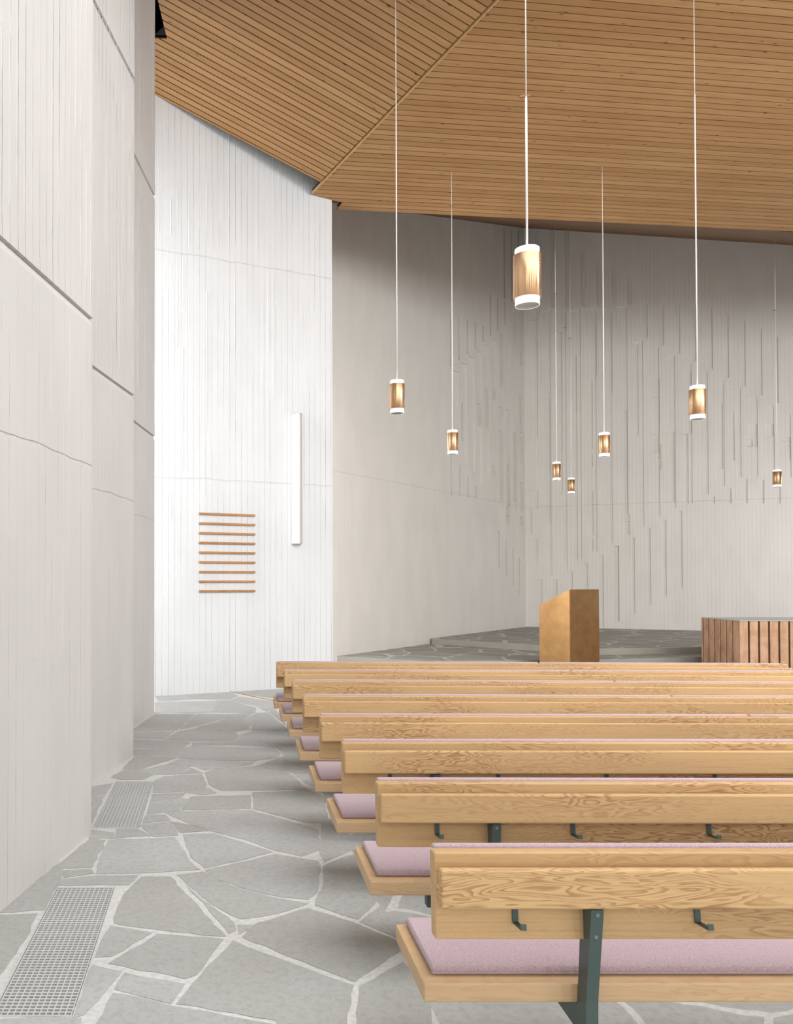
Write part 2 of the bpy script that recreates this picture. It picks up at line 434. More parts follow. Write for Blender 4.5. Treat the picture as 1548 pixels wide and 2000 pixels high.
# right panel, part nearer the fold
add(ZB, [(820, 845, 70, 690), (745, 775, 50, 690)], iso)
add2(ZB, ZC, [(862, 955, 740, 1270), (992, 1088, 735, 1195), (1118, 1215, 735, 1122), (1255, 1348, 725, 1055), (1390, 1480, 720, 980)], band)
add2(ZB, ZC, [(742, 838, 888, 65), (870, 948, 1500, 795), (997, 1050, 920, 540), (1128, 1180, 1127, 1122), (1262, 1315, 1350, 165)], nest)
add(ZB, [(782, 838, 742, 817), (757, 838, 817, 888), (1040, 1088, 735, 880), (1012, 1088, 880, 920), (1305, 1348, 757, 1222), (1335, 1348, 1222, 1303), (1435, 1483, 748, 1452)], nest)
add(ZC, [(1270, 1315, 205, 320), (1275, 1320, 530, 915), (1280, 1320, 945, 1052), (748, 840, 530, 680), (748, 790, 680, 900), (768, 840, 942, 1020), (785, 840, 1020, 1080), (770, 840, 1080, 1125), (750, 840, 1125, 1155)], nest)
add(ZC, [(843, 878, 1290, 1700), (977, 1010, 1294, 1690), (1107, 1142, 1220, 1690), (1240, 1273, 1147, 1690), (1372, 1407, 1077, 1700), (1507, 1542, 1000, 1650)], iso*.8)
R_right = list(R_); R_.clear()
# left panel
add(ZB, [(83, 94, 755, 1222), (150, 166, 787, 1165), (225, 239, 818, 1112), (295, 308, 848, 1065), (360, 373, 873, 1008), (425, 438, 592, 955),
         (487, 500, 625, 907), (552, 563, 655, 862), (545, 558, 20, 632), (608, 620, 30, 660), (668, 682, 35, 700)], .06)
add2(ZB, ZC, [(108, 152, 1262, 100), (177, 225, 1195, 290), (245, 293, 1138, 385), (313, 358, 1090, 470), (378, 418, 1040, 600), (443, 482, 990, 606),
              (505, 542, 940, 850), (563, 603, 890, 930), (625, 662, 740, 1010), (683, 724, 740, 1082)], .04)
add(ZB, [(528, 542, 950, 1400), (400, 418, 1400, 1740), (252, 264, 1555, 1860), (338, 356, 1540, 1730), (468, 480, 1425, 1500), (510, 542, 1570, 1660),
         (575, 600, 1590, 1780), (700, 712, 1095, 1205), (700, 714, 1470, 1800), (118, 142, 1595, 1860), (195, 212, 1540, 1860)], .05)
add(ZC, [(690, 720, 60, 280), (690, 722, 450, 520), (708, 722, 520, 700), (690, 722, 750, 820), (590, 604, 288, 660), (580, 604, 660, 740), (573, 604, 740, 815),
         (645, 660, 25, 620), (528, 542, 0, 606), (455, 482, 305, 385), (86, 100, 220, 565), (163, 174, 305, 573), (232, 243, 400, 578), (300, 311, 490, 588),
         (500, 511, 868, 1192), (563, 572, 952, 1268), (622, 631, 1027, 1345), (675, 688, 1103, 1418), (737, 746, 1178, 1490)], .055)
R_left = [(*r[:4], r[4]*1.35) for r in R_]

def relief_wall(name, a, b, zt, rects, mat, thick=.3, grow=1.0):
    d = (b-a); L = d.length; dn = d.normalized(); ang = math.atan2(d.y, d.x); pl = vplane(a, b)
    rr = []
    for x0, x1, y0, y1, dep in rects:
        ym = (y0+y1)/2
        p = hit(x0, ym, pl); q = hit(x1, ym, pl); t0 = hit((x0+x1)/2, y0, pl).z; t1 = hit((x0+x1)/2, y1, pl).z
        u0, u1 = (p-a).dot(dn), (q-a).dot(dn)
        u0, u1 = max(.02, min(u0, u1)), min(L-.02, max(u0, u1))
        if u1-u0 > .01: rr.append((round(u0, 3), round(u1, 3), round(min(t0, t1), 3), round(max(t0, t1), 3), dep))
    us = sorted({0.0, L} | {r[0] for r in rr} | {r[1] for r in rr})
    us = [u for i, u in enumerate(us) if i == 0 or u-us[i-1] > .004]
    cols = []
    for u0, u1 in zip(us, us[1:]):
        um = (u0+u1)/2
        act = [r for r in rr if r[0] <= um <= r[1]]
        zs = sorted({0.0, zt} | {r[2] for r in act} | {r[3] for r in act})
        runs = []
        for za, zb in zip(zs, zs[1:]):
            if zb-za < 1e-4: continue
            zm = (za+zb)/2; dep = sum(r[4] for r in act if r[2] <= zm <= r[3])
            if runs and abs(runs[-1][2]-dep) < 1e-6: runs[-1][1] = zb
            else: runs.append([za, zb, dep])
        cols.append((u0, u1, runs))
    bm = bmesh.new()
    def quad(*p): bm.faces.new([bm.verts.new(v) for v in p])
    for u0, u1, runs in cols:
        for za, zb, dp in runs: quad((u0, dp, za), (u1, dp, za), (u1, dp, zb), (u0, dp, zb))
        for r, s in zip(runs, runs[1:]):
            z = r[1]; quad((u0, r[2], z), (u1, r[2], z), (u1, s[2], z), (u0, s[2], z))
    for c, e in zip(cols, cols[1:]):
        u = c[1]
        zs = sorted({r[0] for r in c[2]} | {r[0] for r in e[2]} | {zt})
        for za, zb in zip(zs, zs[1:]):
            zm = (za+zb)/2
            da = next(r[2] for r in c[2] if r[0] <= zm <= r[1]); db = next(r[2] for r in e[2] if r[0] <= zm <= r[1])
            if abs(da-db) > 1e-6: quad((u, da, za), (u, db, za), (u, db, zb), (u, da, zb))
    quad((0, thick, 0), (0, thick, zt), (L, thick, zt), (L, thick, 0))
    quad((0, 0, 0), (0, 0, zt), (0, thick, zt), (0, thick, 0)); quad((L, 0, 0), (L, thick, 0), (L, thick, zt), (L, 0, zt))
    quad((0, 0, zt), (L, 0, zt), (L, thick, zt), (0, thick, zt))
    bmesh.ops.remove_doubles(bm, verts=bm.verts[:], dist=1e-5)
    return tag(link(name, bm, mat, loc=(a.x, a.y, 0), rot=(0, 0, ang)), kind='structure')
relief_wall('wall_altar', aL, aF, 15.0, R_left, m_altar)
relief_wall('wall_altar', aF, aRR, 15.0, R_right, m_altar)
# off-frame room shell
bm = bmesh.new(); box(bm, aRR.x-.3, aRR.x, -6.4, aRR.y+.3, 0, 14); tag(link('wall_right', bm, m_dim), kind='structure')
bm = bmesh.new(); box(bm, -3.8, aRR.x, -6.6, -6.4, 0, 14); tag(link('wall_back', bm, m_plain), kind='structure')
bm = bmesh.new(); box(bm, -4.0, aRR.x+.2, -6.6, 28, 15, 15.1); tag(link('ceiling_blackout', bm, m_black), kind='structure')  # unseen black slab added over the whole room to block sky light

# ------------------------------------------------------------------ ceiling
Wl = hit(300, 183, wpl); Q = hit(625, 355, wpl); Q = CAM+(Q-CAM)*.968
uB = Vector((7.2, 1, .114))
for k_ in range(60):                     # tilt the facet until its tip clears the white wall
    LB = at(1350, 20, 9.05+.02*k_)
    nB = uB.cross(LB-Q).normalized(); plB = (nB, Q.copy())
    if (hit(609, 378, plB)-wpl[1]).dot(wpl[0]) > .05: break
Rg = hit(965, 0, plB)
plA = plane3(Wl, Q, Rg)
def frame_of(plane, u):
    n, p = plane
    if n.z > 0: n = -n                      # face down
    u = (u-n*u.dot(n)).normalized(); v = n.cross(u).normalized()
    return p, u, v, n
def clip(poly, axis_v, lo, hi):
    for sgn, c in ((1, lo), (-1, -hi)):
        out = []
        for i in range(len(poly)):
            a, b = poly[i], poly[(i+1) % len(poly)]
            da, db = sgn*a[1]-c, sgn*b[1]-c
            if da >= 0: out.append(a)
            if (da > 0 > db) or (da < 0 < db):
                t = da/(da-db); out.append((a[0]+(b[0]-a[0])*t, a[1]+(b[1]-a[1])*t))
        poly = out
        if len(poly) < 3: return []
    return poly
def boards(name, plane, u, pts, pitch, gap, t0, first=None, thick=.022):
    p, u, v, n = frame_of(plane, u)
    poly = [((q-p).dot(u), (q-p).dot(v)) for q in pts]
    tmin, tmax = min(q[1] for q in poly), max(q[1] for q in poly)
    bm = bmesh.new(); uv = bm.loops.layers.uv.new('UVMap'); at_ = bm.faces.layers.float.new('board')
    k0 = math.floor((tmin-t0)/pitch)-1; k1 = math.ceil((tmax-t0)/pitch)+1
    for k in range(k0, k1):
        lo, hi = t0+k*pitch+gap/2, t0+(k+1)*pitch-gap/2
        pc = clip(poly, 1, lo, hi)
        if len(pc) < 3: continue
        low = [bm.verts.new(p+u*a+v*b) for a, b in pc]; up = [bm.verts.new(p+u*a+v*b-n*thick) for a, b in pc]
        try: fs = [bm.faces.new(low)]
        except ValueError: continue
        m = len(pc)
        for i in range(m):
            try: fs.append(bm.faces.new((low[i], low[(i+1) % m], up[(i+1) % m], up[i])))
            except ValueError: pass
        for f in fs:
            f[at_] = (k % 1000)/1000.0+.0005
            for l in f.loops:
                q = l.vert.co-p; l[uv].uv = (q.dot(u), q.dot(v))
    bk = [bm.verts.new(p+u*a+v*b-n*(thick*1.02)) for a, b in poly]; f = bm.faces.new(bk); f.material_index = 1
    bk = [bm.verts.new(p+u*a+v*b-n*(thick*3)) for a, b in poly]; f = bm.faces.new(bk); f.material_index = 1
    return tag(link(name, bm, [m_ceil, m_ceilback]), kind='structure')
ridge = (Rg-Q).normalized()
bm = bmesh.new(); dn_ = Vector((0, 0, .45))
prism(bm, [hit(x_, y_, plA)+dn_ for x_, y_ in ((300, 130), (380, 60), (380, -260), (100, -260), (100, 60))], Vector((0, 0, .1)))
tag(link('ceiling_blackout', bm, m_black), kind='structure')  # black sheet added above the ceiling notch, standing in for its darkness
T0 = hit(609, 378, plB)
Rx = Q+ridge*((Q.y+3.5)/(-ridge.y))
# facet A (left, rising)
uA = (Q-Wl)
p1 = hit(326, 76, plA); p3 = hit(308, 0, plA); pX = p3+(p3-p1)*5.0
p2 = hit(301, 75, plA); p2 = p2+(p2-p1)*3.0
WLx = Wl-uA.normalized()*1.6
GAP = .016
pA, uAn, vAn, nA = frame_of(plA, uA)
tA0, tA1 = (hit(600, 326.7, plA)-pA).dot(vAn), (hit(600, 19.8, plA)-pA).dot(vAn)
boards('ceiling', plA, uA, [WLx, Q, Rx, pX, p1, p2], abs(tA1-tA0)/23, GAP, tA0)
# facet B (right, nearly flat)
e0 = hit(649, 391, plB); e1 = hit(669, 395.5, plB); e2 = hit(657, 409.5, plB); e3 = hit(1548, 453, plB)
e3x = e2+(e3-e2)*1.9
e4 = e3x+Vector((1.5, -18, 0)); e4.z = Q.z-(nB.x*(e4.x-Q.x)+nB.y*(e4.y-Q.y))/nB.z
pB, uBn, vBn, nB_ = frame_of(plB, uB)
tB0, tB1 = (hit(880, 413.3, plB)-pB).dot(vBn), (hit(880, 104.6, plB)-pB).dot(vBn)
boards('ceiling', plB, uB, [T0, e0, e1, e2, e3x, e4, Rx], abs(tB1-tB0)/32, GAP, tB0)
# pale strip along the fold between the two facets
bm = bmesh.new(); dr = (Rx-T0); side = dr.cross(Vector((0, 0, 1))).normalized()*.008
prism(bm, [T0-side-Vector((0, 0, .012)), T0+side-Vector((0, 0, .012)), T0+side+Vector((0, 0, .03)), T0-side+Vector((0, 0, .03))], dr)
tag(link('trim_1', bm, m_ridge), kind='structure')
# soffit C over the altar, rising to the relief wall
plL = vplane(aL, aF); plR = vplane(aF, aRR)
cW = hit(830, 420, plL); cF = hit(1027, 446, plL); plC = plane3(e3, cW, cF)
def onC(x, y):
    n, p = plC; return Vector((x, y, p.z-(n.x*(x-p.x)+n.y*(y-p.y))/n.z))
bm = bmesh.new()
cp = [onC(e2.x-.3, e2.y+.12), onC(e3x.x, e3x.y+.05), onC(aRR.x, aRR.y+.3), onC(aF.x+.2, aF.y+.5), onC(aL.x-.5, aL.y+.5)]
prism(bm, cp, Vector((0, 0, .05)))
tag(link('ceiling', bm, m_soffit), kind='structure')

# ------------------------------------------------------------------ floor
gr = [(-.875, -.553, fl(138, 1985.6).y, fl(229, 1733.7).y), (-.838, -.516, fl(272, 1617.6).y, fl(300.8, 1526.7).y)]
g0 = fl(229, 1733.7); g0b = fl(138, 1985.6); gx = (g0.x+g0b.x)/2; gr[0] = (gx-.322, gx, g0b.y, g0.y)
h0 = fl(300.8, 1526.7); h0b = fl(272.3, 1617.6); hx = (h0.x+h0b.x)/2; gr[1] = (hx-.322, hx, h0b.y, h0.y)
xs = sorted({-4.0, 22.0} | {g[0] for g in gr} | {g[1] for g in gr}); ys = sorted({-6.6, 28.0} | {g[2] for g in gr} | {g[3] for g in gr})
bm = bmesh.new(); at_ = bm.faces.layers.float.new('board')
def inhole(x, y): return any(g[0] < x < g[1] and g[2] < y < g[3] for g in gr)
gv = {}
def gvert(x, y):
    if (x, y) not in gv: gv[(x, y)] = bm.verts.new((x, y, 0))
    return gv[(x, y)]
for xa, xb in zip(xs, xs[1:]):
    for ya, yb in zip(ys, ys[1:]):
        if not inhole((xa+xb)/2, (ya+yb)/2): bm.faces.new([gvert(*q) for q in ((xa, ya), (xb, ya), (xb, yb), (xa, yb))])
for g in gr:      # pit lining
    for (xa, ya), (xb, yb) in (((g[0], g[2]), (g[1], g[2])), ((g[1], g[2]), (g[1], g[3])), ((g[1], g[3]), (g[0], g[3])), ((g[0], g[3]), (g[0], g[2]))):
        f = bm.faces.new([bm.verts.new(v) for v in ((xa, ya, 0), (xb, yb, 0), (xb, yb, -.06), (xa, ya, -.06))]); f.material_index = 2
    f = bm.faces.new([bm.verts.new(v) for v in ((g[0], g[2], -.06), (g[1], g[2], -.06), (g[1], g[3], -.06), (g[0], g[3], -.06))]); f.material_index = 2
ST_ = """760,150 870,142 940,165 775,175|880,142 1120,130 1160,148 1118,166 950,164|1130,128 1340,97 1335,160 1185,138|1125,170 1170,152 1335,176 1345,210 1300,225 1255,200|1060,171 1118,171 1245,206 1240,230 1040,228|825,177 1050,172 1055,190 1035,228 960,232 800,227|760,180 820,177 793,226 758,230
758,238 948,235 860,316 655,318 655,308|962,236 1113,236 1090,260 940,298 872,314|1120,236 1233,232 1180,263 1218,308 1150,322 962,302 1095,265|1188,266 1240,236 1226,302|1248,231 1300,229 1392,305 1398,318 1232,317 1233,300|1312,228 1345,215 1402,296
655,323 848,322 800,358 655,354|812,360 870,321 960,306 1148,326 1163,345 1148,364 940,368|1160,364 1177,336 1230,323 1460,322 1545,385 1345,399 1152,387|655,360 800,365 926,373 893,398 655,402|945,375 1148,370 1145,387 940,390
655,408 888,402 884,440 655,436|902,402 940,394 1338,404 1366,430 1343,449 1240,464 1060,462 872,450|1352,403 1445,400 1480,445 1388,440 1378,424|1252,490 1345,457 1385,444 1500,450 1530,528 1440,529 1400,513|660,442 868,446 665,510 602,504|882,456 1060,467 1238,470 1218,484 1000,509 940,488 825,480|672,513 815,483 928,491 868,529 745,531|545,545 602,511 660,515 738,536 700,554 590,556|878,529 932,501 984,524
758,560 800,541 978,531 1003,580 997,598 920,613 752,620|1002,521 1060,506 1240,493 1388,516 1428,540 1463,580 1498,604 1078,608 1024,580|1442,536 1522,532 1542,598 1494,574|792,626 903,621 880,643 800,653|908,617 1018,601 1052,623 985,630|742,630 784,626 794,654 738,658|738,663 880,649 918,651 868,708 718,723|932,641 1217,633 1220,698 888,703|1236,620 1500,609 1580,640 1600,768 1490,764 1238,698|450,592 545,576 508,632 448,625|448,631 503,641 448,775|814,720 880,711 1225,707 1468,777 1545,802 1560,895 1535,905 1470,928 1352,903 1200,848 1040,808 942,776
716,731 800,729 822,754 702,766|692,781 702,773 824,763 862,827 752,833|838,763 930,779 1016,804 882,813|450,803 553,817 553,843 440,842|572,799 668,798 727,829 567,841|898,826 1040,820 1322,910 1200,942 1002,986 934,934|534,851 760,844 846,840 880,890 915,950 968,994 800,1005 474,1015 492,932|300,962 440,848 512,852 446,983 312,988|312,1001 438,994 452,1013 317,1033|1008,1000 1340,922 1475,944 1545,956 1555,1000 1540,1108 1500,1138 1382,1128 1180,1083 1044,1030
302,1046 480,1027 665,1024 622,1068 292,1070|696,1032 826,1032 1090,1318 990,1313 566,1257 560,1235 606,1122|868,1022 988,1008 1060,1048 1190,1098 1380,1143 1490,1162 1350,1207 1178,1234 1084,1190 990,1126|902,1066 978,1142 1134,1254 1143,1290 1118,1302 1016,1180|544,1273 640,1288 730,1305 540,1416 472,1420 504,1332|772,1312 1078,1338 1040,1385 952,1507 898,1524 540,1452 700,1360|1165,1268 1245,1268 1170,1304|1258,1258 1500,1186 1540,1200 1720,1255 1940,1352 1945,1388 1725,1538 1190,1325|6,1196 285,966 300,1000 286,1052 216,1190 0,1203|-120,1300 0,1220 176,1212 116,1338 -120,1680|456,1466 584,1493 514,1578 404,1700 366,1712|612,1503 890,1556 830,1644 712,1616 568,1578|1138,1346 1340,1426 1715,1562 1680,1748 1665,1850 1420,1850 1350,1726 870,1648 946,1552|556,1604 700,1630 848,1668 1330,1755 1400,1860 420,1860|0,1730 150,1720 388,1726 366,1860 -60,1860 -60,1730"""
stones = [[(float(a)/2.497, 1300+float(b)/2.497) for a, b in (q.split(',') for q in s.split())] for ln in ST_.split('\n') for s in ln.split('|')]
stones += [[(634, 1692), (702, 1664), (722, 1735), (735, 1757), (697, 1794), (618, 1768), (630, 1738)],
           [(706, 1801), (745, 1768), (768, 1808), (780, 1832)],
           [(705, 1927), (786, 1882), (835, 1950), (840, 2060), (692, 2060)],
           [(628, 1612), (645, 1600), (668, 1625), (695, 1640), (700, 1653), (634, 1682), (627, 1668)]]
rs = random.Random(3)
for k, s in enumerate(stones):
    P = [fl(a, b) for a, b in s]
    ar = sum(P[i].x*P[(i+1) % len(P)].y-P[(i+1) % len(P)].x*P[i].y for i in range(len(P)))
    sg = 1 if ar > 0 else -1; G = .0078+.0005*(P[0].y-3); P2 = []
    for i in range(len(P)):
        a_, b_, c_ = P[i-1], P[i], P[(i+1) % len(P)]
        n1 = Vector(((b_-a_).y, -(b_-a_).x, 0)).normalized()*sg; n2 = Vector(((c_-b_).y, -(c_-b_).x, 0)).normalized()*sg
        m_ = (n1+n2); m_ = m_/max(.5, m_.length_squared)*2
        if m_.length > 2: m_ = m_.normalized()*2
        P2.append(b_+m_*G)
    P = P2
    out = []
    for i, a in enumerate(P):
        b = P[(i+1) % len(P)]; n = max(1, int((b-a).length/.07))
        nn = Vector((b.y-a.y, a.x-b.x, 0)).normalized()
        for j in range(n):
            q = a.lerp(b, j/n)
            if j: q = q+nn*rs.uniform(-.008, .008)
            out.append(q)
    vs = [bm.verts.new((q.x, q.y, .0014+rs.random()*.0003)) for q in out]
    f = bm.faces.new(vs); f.material_index = 1; f[at_] = (k+1)/100.0
    if f.normal.z < 0: pass
for f in bm.faces:
    f.normal_update()
    if f.material_index != 2 and f.normal.z < 0: f.normal_flip()
bmesh.ops.triangulate(bm, faces=[f for f in bm.faces if f.material_index == 1])
tag(link('floor', bm, [m_floor, m_stone, m_pit], smooth='keep'), kind='structure')
# wooden expansion strip in the floor by the white wall
a, b = fl(449, 1351), fl(545, 1371)
d = (b-a).normalized(); sd = Vector((-d.y, d.x, 0))*.011
bm = bmesh.new(); prism(bm, [a-sd, a+sd, b+sd, b-sd], Vector((0, 0, .006))); tag(link('trim_2', bm, m_strip), kind='structure')
# podium
def podium(name, pts, z, label):
    bm = bmesh.new(); a = [bm.verts.new((p[0], p[1], 0.0)) for p in pts]; b = [bm.verts.new((p[0], p[1], z)) for p in pts]
    f = bm.faces.new(b); f.normal_update()
    if f.normal.z < 0: f.normal_flip()
    n = len(pts)
    for i in range(n): bm.faces.new((a[i], a[(i+1) % n], b[(i+1) % n], b[i])).material_index = 1
    return tag(link(name, bm, [m_podium, m_riser]), label, None, None, 'structure')
nl = Vector((aDir.y, -aDir.x, 0))       # towards the room from the left altar wall
lo0 = fl(658.1, 1281.5, z1); lo1 = fl(775, 1287.6, z1); lo1 = lo0+(lo1-lo0)*1.5
lo2 = fl(1171, 1288, z1); lo3 = fl(1369.6, 1282.8, z1); lo4 = lo3+(lo3-lo2)*4.2
up0 = fl(842.2, 1246.9, z2); up1 = fl(1052, 1259.5, z2); up2 = fl(1171, 1266.5, z2); up3 = fl(1366, 1264, z2); up4 = up3+(up3-up2)*4.2
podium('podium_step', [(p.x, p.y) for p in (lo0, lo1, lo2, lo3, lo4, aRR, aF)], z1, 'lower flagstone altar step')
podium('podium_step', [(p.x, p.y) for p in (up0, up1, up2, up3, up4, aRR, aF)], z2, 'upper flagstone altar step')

# ------------------------------------------------------------------ floor grates
def grate(g, label):
    x0, x1, y0, y1 = g
    e = empty('floor_grate', ((x0+x1)/2, (y0+y1)/2, 0), label, 'grate', 'steel grates set in the stone floor')
    hx_, hy_ = (x1-x0)/2, (y1-y0)/2
    bm = bmesh.new(); t, zt = .004, .004
    box(bm, -hx_, -hx_+t, -hy_, hy_, -.04, zt); box(bm, hx_-t, hx_, -hy_, hy_, -.04, zt)
    box(bm, -hx_+t, hx_-t, -hy_, -hy_+t, -.04, zt); box(bm, -hx_+t, hx_-t, hy_-t, hy_, -.04, zt)
    link('frame', bm, m_steel, e)
    bm = bmesh.new(); m = .010; ix, iy = hx_-m, hy_-t-.003
    nx = 13; ny = int(round(2*iy/.0255))
    for i in range(nx):
        x = -ix+2*ix*i/(nx-1); w = .0024
        box(bm, x-w, x+w, -iy, iy, -.026, .002)
    for j in range(ny+1):
        y = -iy+2*iy*j/ny; w = .0045
        box(bm, -ix, ix, y-w, y+w, -.024, .0016)
    link('grating', bm, m_steel, e)
grate(gr[0], 'galvanised steel floor grate nearest the camera, beside the left wall')
grate(gr[1], 'galvanised steel floor grate further back, at the foot of the second wall fin')

# ------------------------------------------------------------------ pews
LEN = 5.36
def T5(deg, y, z): return Matrix.Translation((0, y, z)) @ Matrix.Rotation(math.radians(deg), 4, 'X') @ Matrix.Translation((0, -y, -z))
def make_pew():
    """origin: left end, rear face of the backrest at its top, floor level. +y = forward"""
    e = empty('church_pew', (0, 0, 0), 'x', 'pew', 'rows of wooden pews')
    tilt = T5(-4.6, 0, .82)                 # the whole back leans towards the viewer
    bm = bmesh.new(); box(bm, 0, LEN, 0, .058, .547, .82, .006, 2, tilt); link('backrest', bm, m_pew, e)
    bm = bmesh.new()
    box(bm, .004, LEN-.004, -.042, 0.0, .672, .72, .003, 1, tilt)
    box(bm, 0, LEN, -.079, -.043, .664, .785, .007, 2, tilt)
    link('book_rail', bm, m_pew, e)
    st = T5(2.4, .05, .35)
    bm = bmesh.new(); box(bm, -.024, LEN+.024, .036, .462, .318, .381, .006, 2, st); link('seat', bm, m_seatwood, e)
    for k in range(2):
        x0, x1 = (.012, 2.80) if k == 0 else (2.812, LEN-.03)
        bm = bmesh.new(); box(bm, x0, x1, .060, .086, .560, .832, .010, 3, tilt); link('back_cushion', bm, m_cloth, e, True)
    hx_ = .255
    while hx_ < LEN-.1:
        bm = bmesh.new(); h = .0095
        box(bm, hx_-h, hx_+h, -.007, -.002, .604, .67, .001, 1, tilt)
        box(bm, hx_-h, hx_+h, -.072, -.002, .600, .605, .001, 1, tilt)
        box(bm, hx_-h, hx_+h, -.076, -.071, .600, .619, .001, 1, tilt)
        link('hook', bm, m_green, e); hx_ += .585
    for lx in (.474, 2.68, LEN-.474-.04):
        l = bmesh.new(); w = .039
        prof = [(-.077, .664), (-.002, .664), (.012, .50), (.030, .318), (.36, .318), (.36, .262), (.034, .232), (.05, .02), (.30, .012), (.30, 0), (-.10, 0), (-.10, .012), (-.03, .02), (-.035, .36)]
        prism(l, [Vector((lx, p[0], p[1])) for p in prof], Vector((w, 0, 0)))
        o = link('leg', l, m_green, e)
        for zz in (.648, .575):
            yy = -.077+(.664-zz)*.14
            t = bmesh.new(); lathe(t, [(.0001, -.004), (.0065, -.004), (.0065, .002), (.0001, .0025)], 12)
            bmesh.ops.transform(t, matrix=Matrix.Translation((lx+w*.5, yy, zz)) @ Matrix.Rotation(math.radians(90), 4, 'X'), verts=t.verts[:])
            link('screw', t, m_screw, o)
    return e
def copy_tree(o, parent=None):
    c = o.copy(); COL.objects.link(c)
    if parent: c.parent = parent
    for ch in o.children: copy_tree(ch, c)
    return c
pewx = [.708, .704, .690, .679, .671, .675, .672, .660]
pewpy = [1664.6, 1529.0, 1450.2, 1398.5, 1359.0, 1329.8, 1309.5, 1293.5]
pewrot = [0, -.4, -.2, -.7, -1.5, -2.2, -1.5, -2.3]
plab = ['wooden pew nearest the camera, its green post and coat hooks in full view',
        'wooden pew second from the camera, green post and three hooks under its book rail',
        'wooden pew third from the camera, only the tops of its hooks showing under the rail',
        'wooden pew fourth from the camera, counting from the nearest row',
        'wooden pew fifth from the camera, counting from the nearest row',
        'wooden pew sixth from the camera, counting from the nearest row',
        'wooden pew second from the front row, seventh from the camera',
        'wooden pew furthest from the camera, front row before the altar']
pew0 = make_pew(); bpy.context.view_layer.update()
pews = []
for i in range(8):
    p = pew0 if i == 0 else copy_tree(pew0)
    Y = (HC-.82)/-(ray(600, pewpy[i]).z)
    p.location = (pewx[i], Y, 0); p.rotation_euler = (0, 0, math.radians(pewrot[i])); p['label'] = plab[i]
    pews.append(p)
o = bmesh.new(); box(o, .245, .30, .115, .165, .235, .322, .002, 1); link('bracket', o, m_green, pews[1])
# seat cushions lie loose on the seats
def cushion_mesh():
    bm = bmesh.new(); x0, x1, y0, y1, za, zb = .014, 2.80, .088, .450, .382, .414
    box(bm, x0, x1, y0, y1, za, zb, .009, 3, T5(2.4, .05, .35))
    t = T5(2.4, .05, .35)
    tb = bmesh.new(); zz = za+.011; r = .0022; q = .001
    tube(tb, [Vector((x0-q, y1, zz)), Vector((x0-q, y0-q, zz)), Vector((x1, y0-q, zz))], r, 6)
    bmesh.ops.transform(tb, matrix=t, verts=tb.verts[:]); merge(bm, tb)
    return bm
cl = ['pink seat cushion on the pew nearest the camera', 'pink seat cushion on the second pew from the camera',
      'pink seat cushion on the third pew from the camera', 'pink seat cushion on the fourth pew from the camera',
      'pink seat cushion on the fifth pew from the camera', 'pink seat cushion on the sixth pew from the camera',
      'pink seat cushion on the seventh pew, second from the front', 'pink seat cushion on the front pew, furthest from the camera']
cu0 = link('seat_cushion', cushion_mesh(), m_cloth, None, True)
for i in range(8):
    c = cu0 if i == 0 else cu0.copy()
    if i: COL.objects.link(c)
    c.location = pews[i].location; c.rotation_euler = pews[i].rotation_euler
    tag(c, cl[i], 'cushion', 'pink cushions along the pew seats')

# ------------------------------------------------------------------ pendant lamps
def make_lamp():
    e = empty('pendant_lamp', (0, 0, 0), 'x', 'lamp', 'copper pendant lamps')
    bm = bmesh.new(); lathe(bm, [(.0835, -.14), (.085, -.1395), (.085, .1395), (.0835, .14), (.0825, .139), (.0825, -.139), (.0835, -.14)], 64)
    t = link('sleeve', bm, m_copper, e, True)
    for zz in (.066, .048):
        q = bmesh.new(); lathe(q, [(.0001, .0), (.004, .0), (.004, .002), (.0001, .003)], 10)
        bmesh.ops.transform(q, matrix=Matrix.Rotation(math.radians(-52), 4, 'Z') @ Matrix.Translation((.0848, 0, zz)) @ Matrix.Rotation(math.radians(90), 4, 'Y'), verts=q.verts[:])
        link('rivet', q, m_copper, t)
    bm = bmesh.new()
    lathe(bm, [(.001, .183), (.072, .183), (.0755, .180), (.0755, -.186), (.0735, -.188), (.0715, -.186)], 64)
    lathe(bm, [(.0715, -.186), (.0715, -.168), (.001, -.166)], 64, mi=1)
    link('diffuser', bm, [m_opal, m_opalin], e, True)
    return e
lamp0 = make_lamp()
specs = [  # px centre x, copper centre y, distance, cord top (px,py or None), clip py, label
    (1029, 541, 5.25, (1022, -60), 188, 'copper pendant lamp hanging nearest the camera, largest in view'),
    (775, 775, 9.18, (770, -60), 165, 'copper pendant lamp furthest left, high above the aisle side of the pews'),
    (1361.5, 786, 9.05, (1350, 20), 183, 'copper pendant lamp at right, upper of the two on the right side'),
    (883.5, 863.5, 12.6, (880, 335), 402, 'copper pendant lamp second from the left, before the relief wall'),
    (1179.5, 868.5, 12.6, (1174, 345), 432, 'copper pendant lamp right of centre, over the right side of the lectern'),
    (1086.5, 920, 16.6, (1084, 452), 574, 'small copper pendant lamp over the lectern, left of the smallest lamp'),
    (1115, 948.5, 19.6, (1112, 455), 661, 'smallest copper pendant lamp, lowest and hanging closest to the relief wall'),
    (1517, 934, 17.6, (1512, 475), 606, 'small copper pendant lamp at the right edge, above the altar')]
lamps_ = [lamp0]+[copy_tree(lamp0) for _ in specs[1:]]
